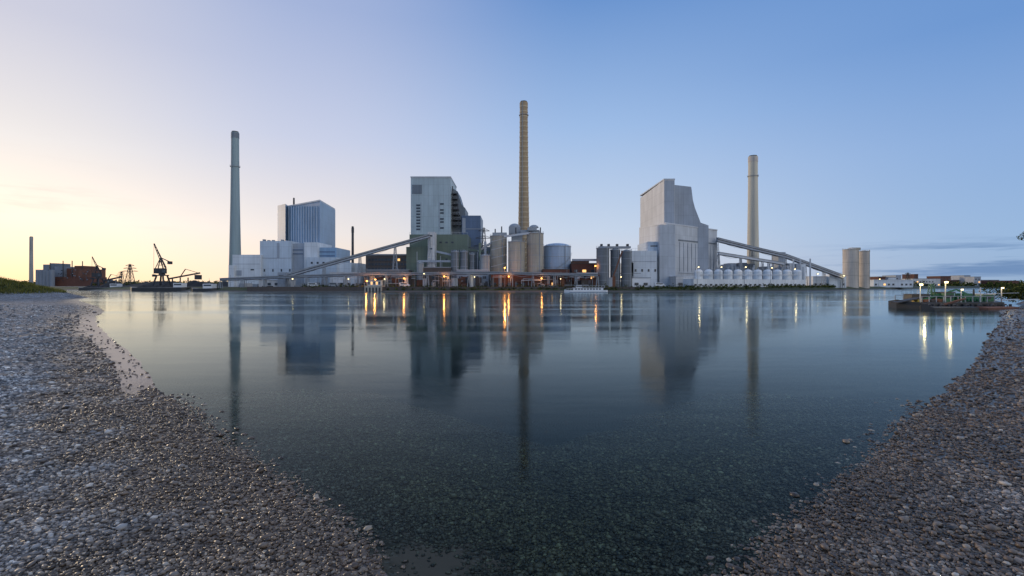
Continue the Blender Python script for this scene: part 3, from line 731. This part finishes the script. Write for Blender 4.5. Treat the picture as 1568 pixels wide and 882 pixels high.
for (p0,q0,p1,q1,d) in((668,385,700,392,262),(700,380,748,386,270),(732,385,752,372,264),(640,400,690,400,260),(876,398,915,398,254),(735,372,735,398,262),(743,370,743,400,264)):
    b.beam(W(p0,q0,d),W(p1,q1,d),1.2,1.0,random.choice(['mid','steel','olive']))
for i in range(14): 
    p=random.uniform(628,750); b.beam((X(p,266),266,1.6),W(p,random.uniform(385,402),266),.25,.25,'lsteel')
b.done()
def van(px,d,mat):
    mb=MB('parked_van'); x=X(px,d); z=2.25
    mb.xz([(x-2.4,z+.35),(x+2.4,z+.35),(x+2.4,z+1.1),(x+1.7,z+1.25),(x+1.1,z+2.0),(x-2.3,z+2.1),(x-2.4,z+1.9)],d-1,d+1,mat)
    mb.box(x-1.9,x+1.2,d-1.04,d-.99,z+1.25,z+1.8,'glass')
    for sx in(-1.5,1.5):
        n=14; vs=[(x+sx+.36*math.cos(2*math.pi*i/n),yy,z+.36+.36*math.sin(2*math.pi*i/n)) for yy in(d-1.1,d-.8) for i in range(n)]
        mb.add(vs,[[i,(i+1)%n,n+(i+1)%n,n+i] for i in range(n)]+[list(range(n))],'dark')
    mb.done()
van(480,246,'white'); van(512,246,'steel'); van(620,245.5,'white'); van(1010,246,'white')

# ---------------------------------------------------------------- white river boat
b=MB('river_boat'); d=224; x0,x1=X(864,d),X(930,d)
b.prism([(x0,d),(x0+2.6,d-1.8),(x1-1,d-1.8),(x1,d-1),(x1,d+1),(x1-1,d+1.8),(x0+2.6,d+1.8)],-.3,[1.2,.9,.8,.9,.9,.8,.9],'white')
b.prism([(x0+.1,d),(x0+2.62,d-1.83),(x1-1,d-1.83),(x1+.02,d-1),(x1+.02,d+1),(x1-1,d+1.83),(x0+2.62,d+1.83)],-.31,.18,'dblue')
b.box(x0+4,x1-2,d-1.4,d+1.4,.8,1.9,'white'); b.box(x0+3.7,x1-1.4,d-1.6,d+1.6,1.91,2.03,'lsteel')
for k in range(9): b.box(x0+4.5+k*1.3,x0+5.4+k*1.3,d-1.45,d-1.38,1.15,1.65,'glass')
b.box(x0+5.2,x0+7.6,d-1,d+1,2.03,3.0,'white'); b.box(x0+5.15,x0+7.65,d-1.05,d-.9,2.35,2.8,'glass'); b.cyl(x0+8.2,d,2,4.2,.06,.04,'steel',6)
b.rail(x0+8,x1-1.5,d-1.5,2.03,'white',1.2,.8); b.rail(x0+.6,x0+3.8,d-1.0,.9,'white',1,.7); b.done()

# ---------------------------------------------------------------- dredging pontoon at the right shore
b=MB('dredging_pontoon'); d=66
x0,x1=X(1386,d),X(1543,d)
b.prism([(x0,d+1.5),(x0+1.6,d-1),(x1-1,d-.6),(x1,d+2),(x1-.5,d+6),(x0+1.5,d+5)],-.3,[1.15,.72,.85,1.0,.9,.85],'hull')
b.prism([(x0+.3,d-2.2),(x0+1.2,d-3.2),(x0+6.8,d-3.0),(x0+7.2,d-1.6),(x0+.8,d-1.3)],-.3,[.6,.25,.3,.35,.35],'hull')
b.prism([(x0+7.5,d-2.2),(x0+8.2,d-2.7),(x1-.6,d-2.1),(x1-.5,d-1),(x0+7.7,d-1.2)],-.3,[.3,.22,.28,.35,.3],'rust')
b.beam((x0-.6,d+1,.75),(x0+2.4,d+1,1.35),1.2,.14,'dark'); b.beam((x0+4,d-1.0,.5),(x0+7,d-.8,1.3),.25,.2,'rust')
for k in range(12):
    xx=x0+1.8+k*.98; b.cyl(xx,d-1.0,.1,.62,.16,.16,'dark',10)
b.box(x0+5.9,x0+7.2,d+1,d+3,.85,2.0,'green'); b.box(x0+5.8,x0+7.3,d+.9,d+3.1,2.01,2.13,'dark'); b.box(x0+6.1,x0+6.6,d+.95,d+1.02,1.35,1.8,'glass'); b.box(x0+6.7,x0+7.05,d+.95,d+1.02,1.35,1.8,'glass')
b.box(x0+7.9,x0+10.6,d+.6,d+2.4,.85,1.5,'green'); b.box(x0+8.3,x0+9.4,d+.8,d+2.2,1.5,1.95,'green'); b.cyl(x0+10.1,d+1.4,1.5,2.5,.12,.1,'dark',10)
b.box(x0+11,x0+12.2,d+.8,d+2.4,.9,1.8,'green'); b.box(x0+10.9,x0+12.3,d+.7,d+2.5,1.81,1.92,'lsteel'); b.box(x0+11.2,x0+11.8,d+.75,d+.83,1.25,1.6,'glass')
b.box(x0+2.6,x0+5.0,d+2.2,d+3.6,.85,1.75,'hull'); b.box(x0+2.5,x0+5.1,d+2.1,d+3.7,1.76,1.86,'dark')
for k in range(6): b.cyl(x0+8.1+k*.42,d+.45,.95,1.3,.16,.16,'green',10)
for xx in(2.0,2.9,3.8,4.7): b.box(x0+xx,x0+xx+.55,d+.5,d+1.5,.85,1.15+.15*random.random(),random.choice(['rust','dark','steel','yellow']))
b.beam((x0+3.2,d+2,.9),(x0+7.8,d+1.4,2.45),.16,.2,'green'); b.beam((x0+7.8,d+1.4,2.45),(x0+10.4,d+.8,1.2),.14,.18,'green')
for xx,hh in((2.1,3.05),(5.35,3.35),(7.4,2.5),(9.9,2.75),(12.6,2.7)):
    b.cyl(x0+xx,d+.2,.8,hh,.07,.05,'lsteel',8)
b.lattice(x0+5.35,d+2.4,.9,3.2,.7,.35,5,'green',.07)
b.rail(x0+1.8,x1-1.2,d-.45,.85,'steel',.9,.75); b.rail(x0+2,x1-1,d+4.4,.85,'steel',1.1,.8)
b.beam((x1-1,d+2,1),(x1+4,d+3,1.1),.9,.1,'lsteel'); b.beam((x1-1,d+1.6,1.9),(x1+4,d+2.6,2.0),.06,.06,'lsteel')
for k in range(7):
    xx=x0+2.2+k*1.6; n=12; yy=d-1.12
    vs=[(xx+r*math.cos(2*math.pi*i/n),yy-(0.12 if r<.3 else 0),.35+r*math.sin(2*math.pi*i/n)) for r in(.34,.26,.14) for i in range(n)]
    b.add(vs,[[j*n+i,j*n+(i+1)%n,(j+1)*n+(i+1)%n,(j+1)*n+i] for j in range(2) for i in range(n)],'dark')
for xx,hh in((2.1,3.05),(5.35,3.35)):
    b.box(x0+xx-.13,x0+xx+.13,d-.1,d+.15,hh-.05,hh+.16,'lampw')
b.box(x0+12.5,x0+12.66,d-.1,d+.1,2.6,2.74,'lampw'); b.box(x0+7.3,x0+7.45,d-.1,d+.1,2.4,2.52,'lampw')
pon=b.done()
plight('deck_lamp_light',(x0+2.1,d-.5,3.0),(1,.74,.30),65,.12,pon); plight('deck_lamp_light',(x0+5.35,d-.5,3.3),(1,.74,.30),80,.12,pon)
plight('deck_lamp_light',(x0+12.6,d-.5,2.6),(1,.72,.30),35,.1,pon)

# lamps along the plant
for px,py,d,k,e in((563,431,245,'o',450),(576,429,244,'o',1500),(620,427,246,'o',350),(681,424,246,'o',450),(773,411,247,'o',1400),(779,424,246,'o',350),(829,427,246,'o',250),(911,408,250,'o',200),(727,425,246,'w',60),(535,428,246,'w',0),(590,428,246,'w',60),(650,420,246,'w',0),(858,428,246,'w',60),
    (1068,410,249,'w',140),(1103,410,256,'w',0),(1140,410,262,'w',160),(1180,411,270,'w',0),(1215,413,278,'w',160),(1250,420,300,'w',0),(1290,423,318,'w',100),(950,425,244,'w',60),(450,428,246,'w',0),(1345,428,370,'w',0)):
    lamp(px,py,d,k,e)

# ---------------------------------------------------------------- world
w=bpy.data.worlds.new('World'); scene.world=w; w.use_nodes=True; t=NT(w.node_tree)
out=t.n('ShaderNodeOutputWorld'); bg=t.n('ShaderNodeBackground')
tc=t.n('ShaderNodeTexCoord').outputs['Generated']
nm=t.n('ShaderNodeVectorMath',operation='NORMALIZE'); t.l(tc,nm.inputs[0]); sp=t.n('ShaderNodeSeparateXYZ'); t.l(nm.outputs[0],sp.inputs[0])
el=t.m('MULTIPLY',t.m('ARCSINE',sp.outputs[2]),57.2958); ef=t.m('DIVIDE',el,60.0,clamp=True)
hor=t.n('ShaderNodeVectorMath',operation='MULTIPLY'); t.l(nm.outputs[0],hor.inputs[0]); hor.inputs[1].default_value=(1,1,0)
hn=t.n('ShaderNodeVectorMath',operation='NORMALIZE'); t.l(hor.outputs[0],hn.inputs[0])
SA=math.radians(-55); dt=t.n('ShaderNodeVectorMath',operation='DOT_PRODUCT'); t.l(hn.outputs[0],dt.inputs[0]); dt.inputs[1].default_value=(math.sin(SA),math.cos(SA),0)
az=t.m('MULTIPLY',t.m('ARCCOSINE',t.m('MULTIPLY',dt.outputs['Value'],.99999)),57.2958)
def R(st): return t.ramp(ef,[(e/60.0,lin(c)) for e,c in st])
A=R([(0,(255,216,166)),(2.5,(255,228,192)),(5.5,(252,235,214)),(12,(238,233,231)),(21.5,(204,205,221)),(60,(165,182,212))])
B=R([(0,(253,226,198)),(5.5,(236,228,225)),(15,(199,206,229)),(27,(162,178,216)),(60,(135,162,212))])
C=R([(0,(216,213,218)),(6,(196,211,232)),(17,(156,186,227)),(29,(106,147,205)),(60,(98,139,200))])
D=R([(0,(148,174,205)),(4,(150,181,218)),(12,(137,171,218)),(21,(107,149,207)),(60,(98,139,200))])
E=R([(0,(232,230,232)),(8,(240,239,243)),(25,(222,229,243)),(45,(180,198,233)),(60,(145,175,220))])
E=t.mix(1.0,E,(1.22,1.20,1.17,1),'MULTIPLY')  # unseen rear sky, brightened to light the building fronts
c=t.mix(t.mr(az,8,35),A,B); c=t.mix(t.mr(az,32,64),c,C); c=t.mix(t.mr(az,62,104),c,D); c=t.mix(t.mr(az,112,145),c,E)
glow=t.m('ADD',1.0,t.m('MULTIPLY',t.m('MULTIPLY',t.mr(az,42,8),t.mr(el,14,1)),.30))
gs=t.n('ShaderNodeVectorMath',operation='SCALE'); t.l(c,gs.inputs[0]); t.l(glow,gs.inputs['Scale']); c=gs.outputs[0]
cn=t.noise(t.mapping(nm.outputs[0],(3,3,42)),1.6,5,.6)
cm=t.m('MULTIPLY',t.mr(cn,.48,.64),t.m('MULTIPLY',t.mr(el,.3,1.2),t.mr(el,2.6,4.5,1,0)))
c=t.mix(t.m('MULTIPLY',t.m('MULTIPLY',cm,t.m('MULTIPLY',t.mr(az,80,96),t.mr(az,150,120))),.8),c,lin((98,132,178)))
cn2=t.noise(t.mapping(nm.outputs[0],(2,2,16)),2.2,5,.6)
c=t.mix(t.m('MULTIPLY',t.m('MULTIPLY',t.mr(cn2,.5,.72),t.mr(az,28,10)),t.m('MULTIPLY',t.mr(el,3,6),t.mr(el,8,13,.35,0))),c,lin((210,192,190)))
sk=t.n('ShaderNodeTexSky',sky_type='NISHITA'); sk.sun_disc=False; sk.sun_elevation=math.radians(3); sk.sun_rotation=SA
sv=t.n('ShaderNodeVectorMath',operation='SCALE'); t.l(sk.outputs[0],sv.inputs[0]); sv.inputs['Scale'].default_value=.12
c=t.mix(.03,c,sv.outputs[0])
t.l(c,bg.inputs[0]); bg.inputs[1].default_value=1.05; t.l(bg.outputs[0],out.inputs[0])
# low sun
sl=bpy.data.lights.new('sun','SUN'); sl.energy=1.2; sl.angle=math.radians(3); sl.color=(1,.78,.54)
so=bpy.data.objects.new('sun',sl); scene.collection.objects.link(so)
from mathutils import Vector
dv=-Vector((math.sin(SA)*math.cos(math.radians(7)),math.cos(SA)*math.cos(math.radians(7)),math.sin(math.radians(7))))
so.rotation_euler=dv.to_track_quat('-Z','Y').to_euler(); so.location=(-200,200,80)
# camera
cd=bpy.data.cameras.new('camera'); cd.lens=18; cd.sensor_width=36; cd.clip_start=.1; cd.clip_end=12000; cd.shift_y=-(441-HY)/1568
co=bpy.data.objects.new('camera',cd); co.location=(0,0,H); co.rotation_euler=(math.radians(90),0,0); scene.collection.objects.link(co); scene.camera=co
scene.view_settings.view_transform='Standard'; scene.view_settings.look='None'; scene.view_settings.exposure=0
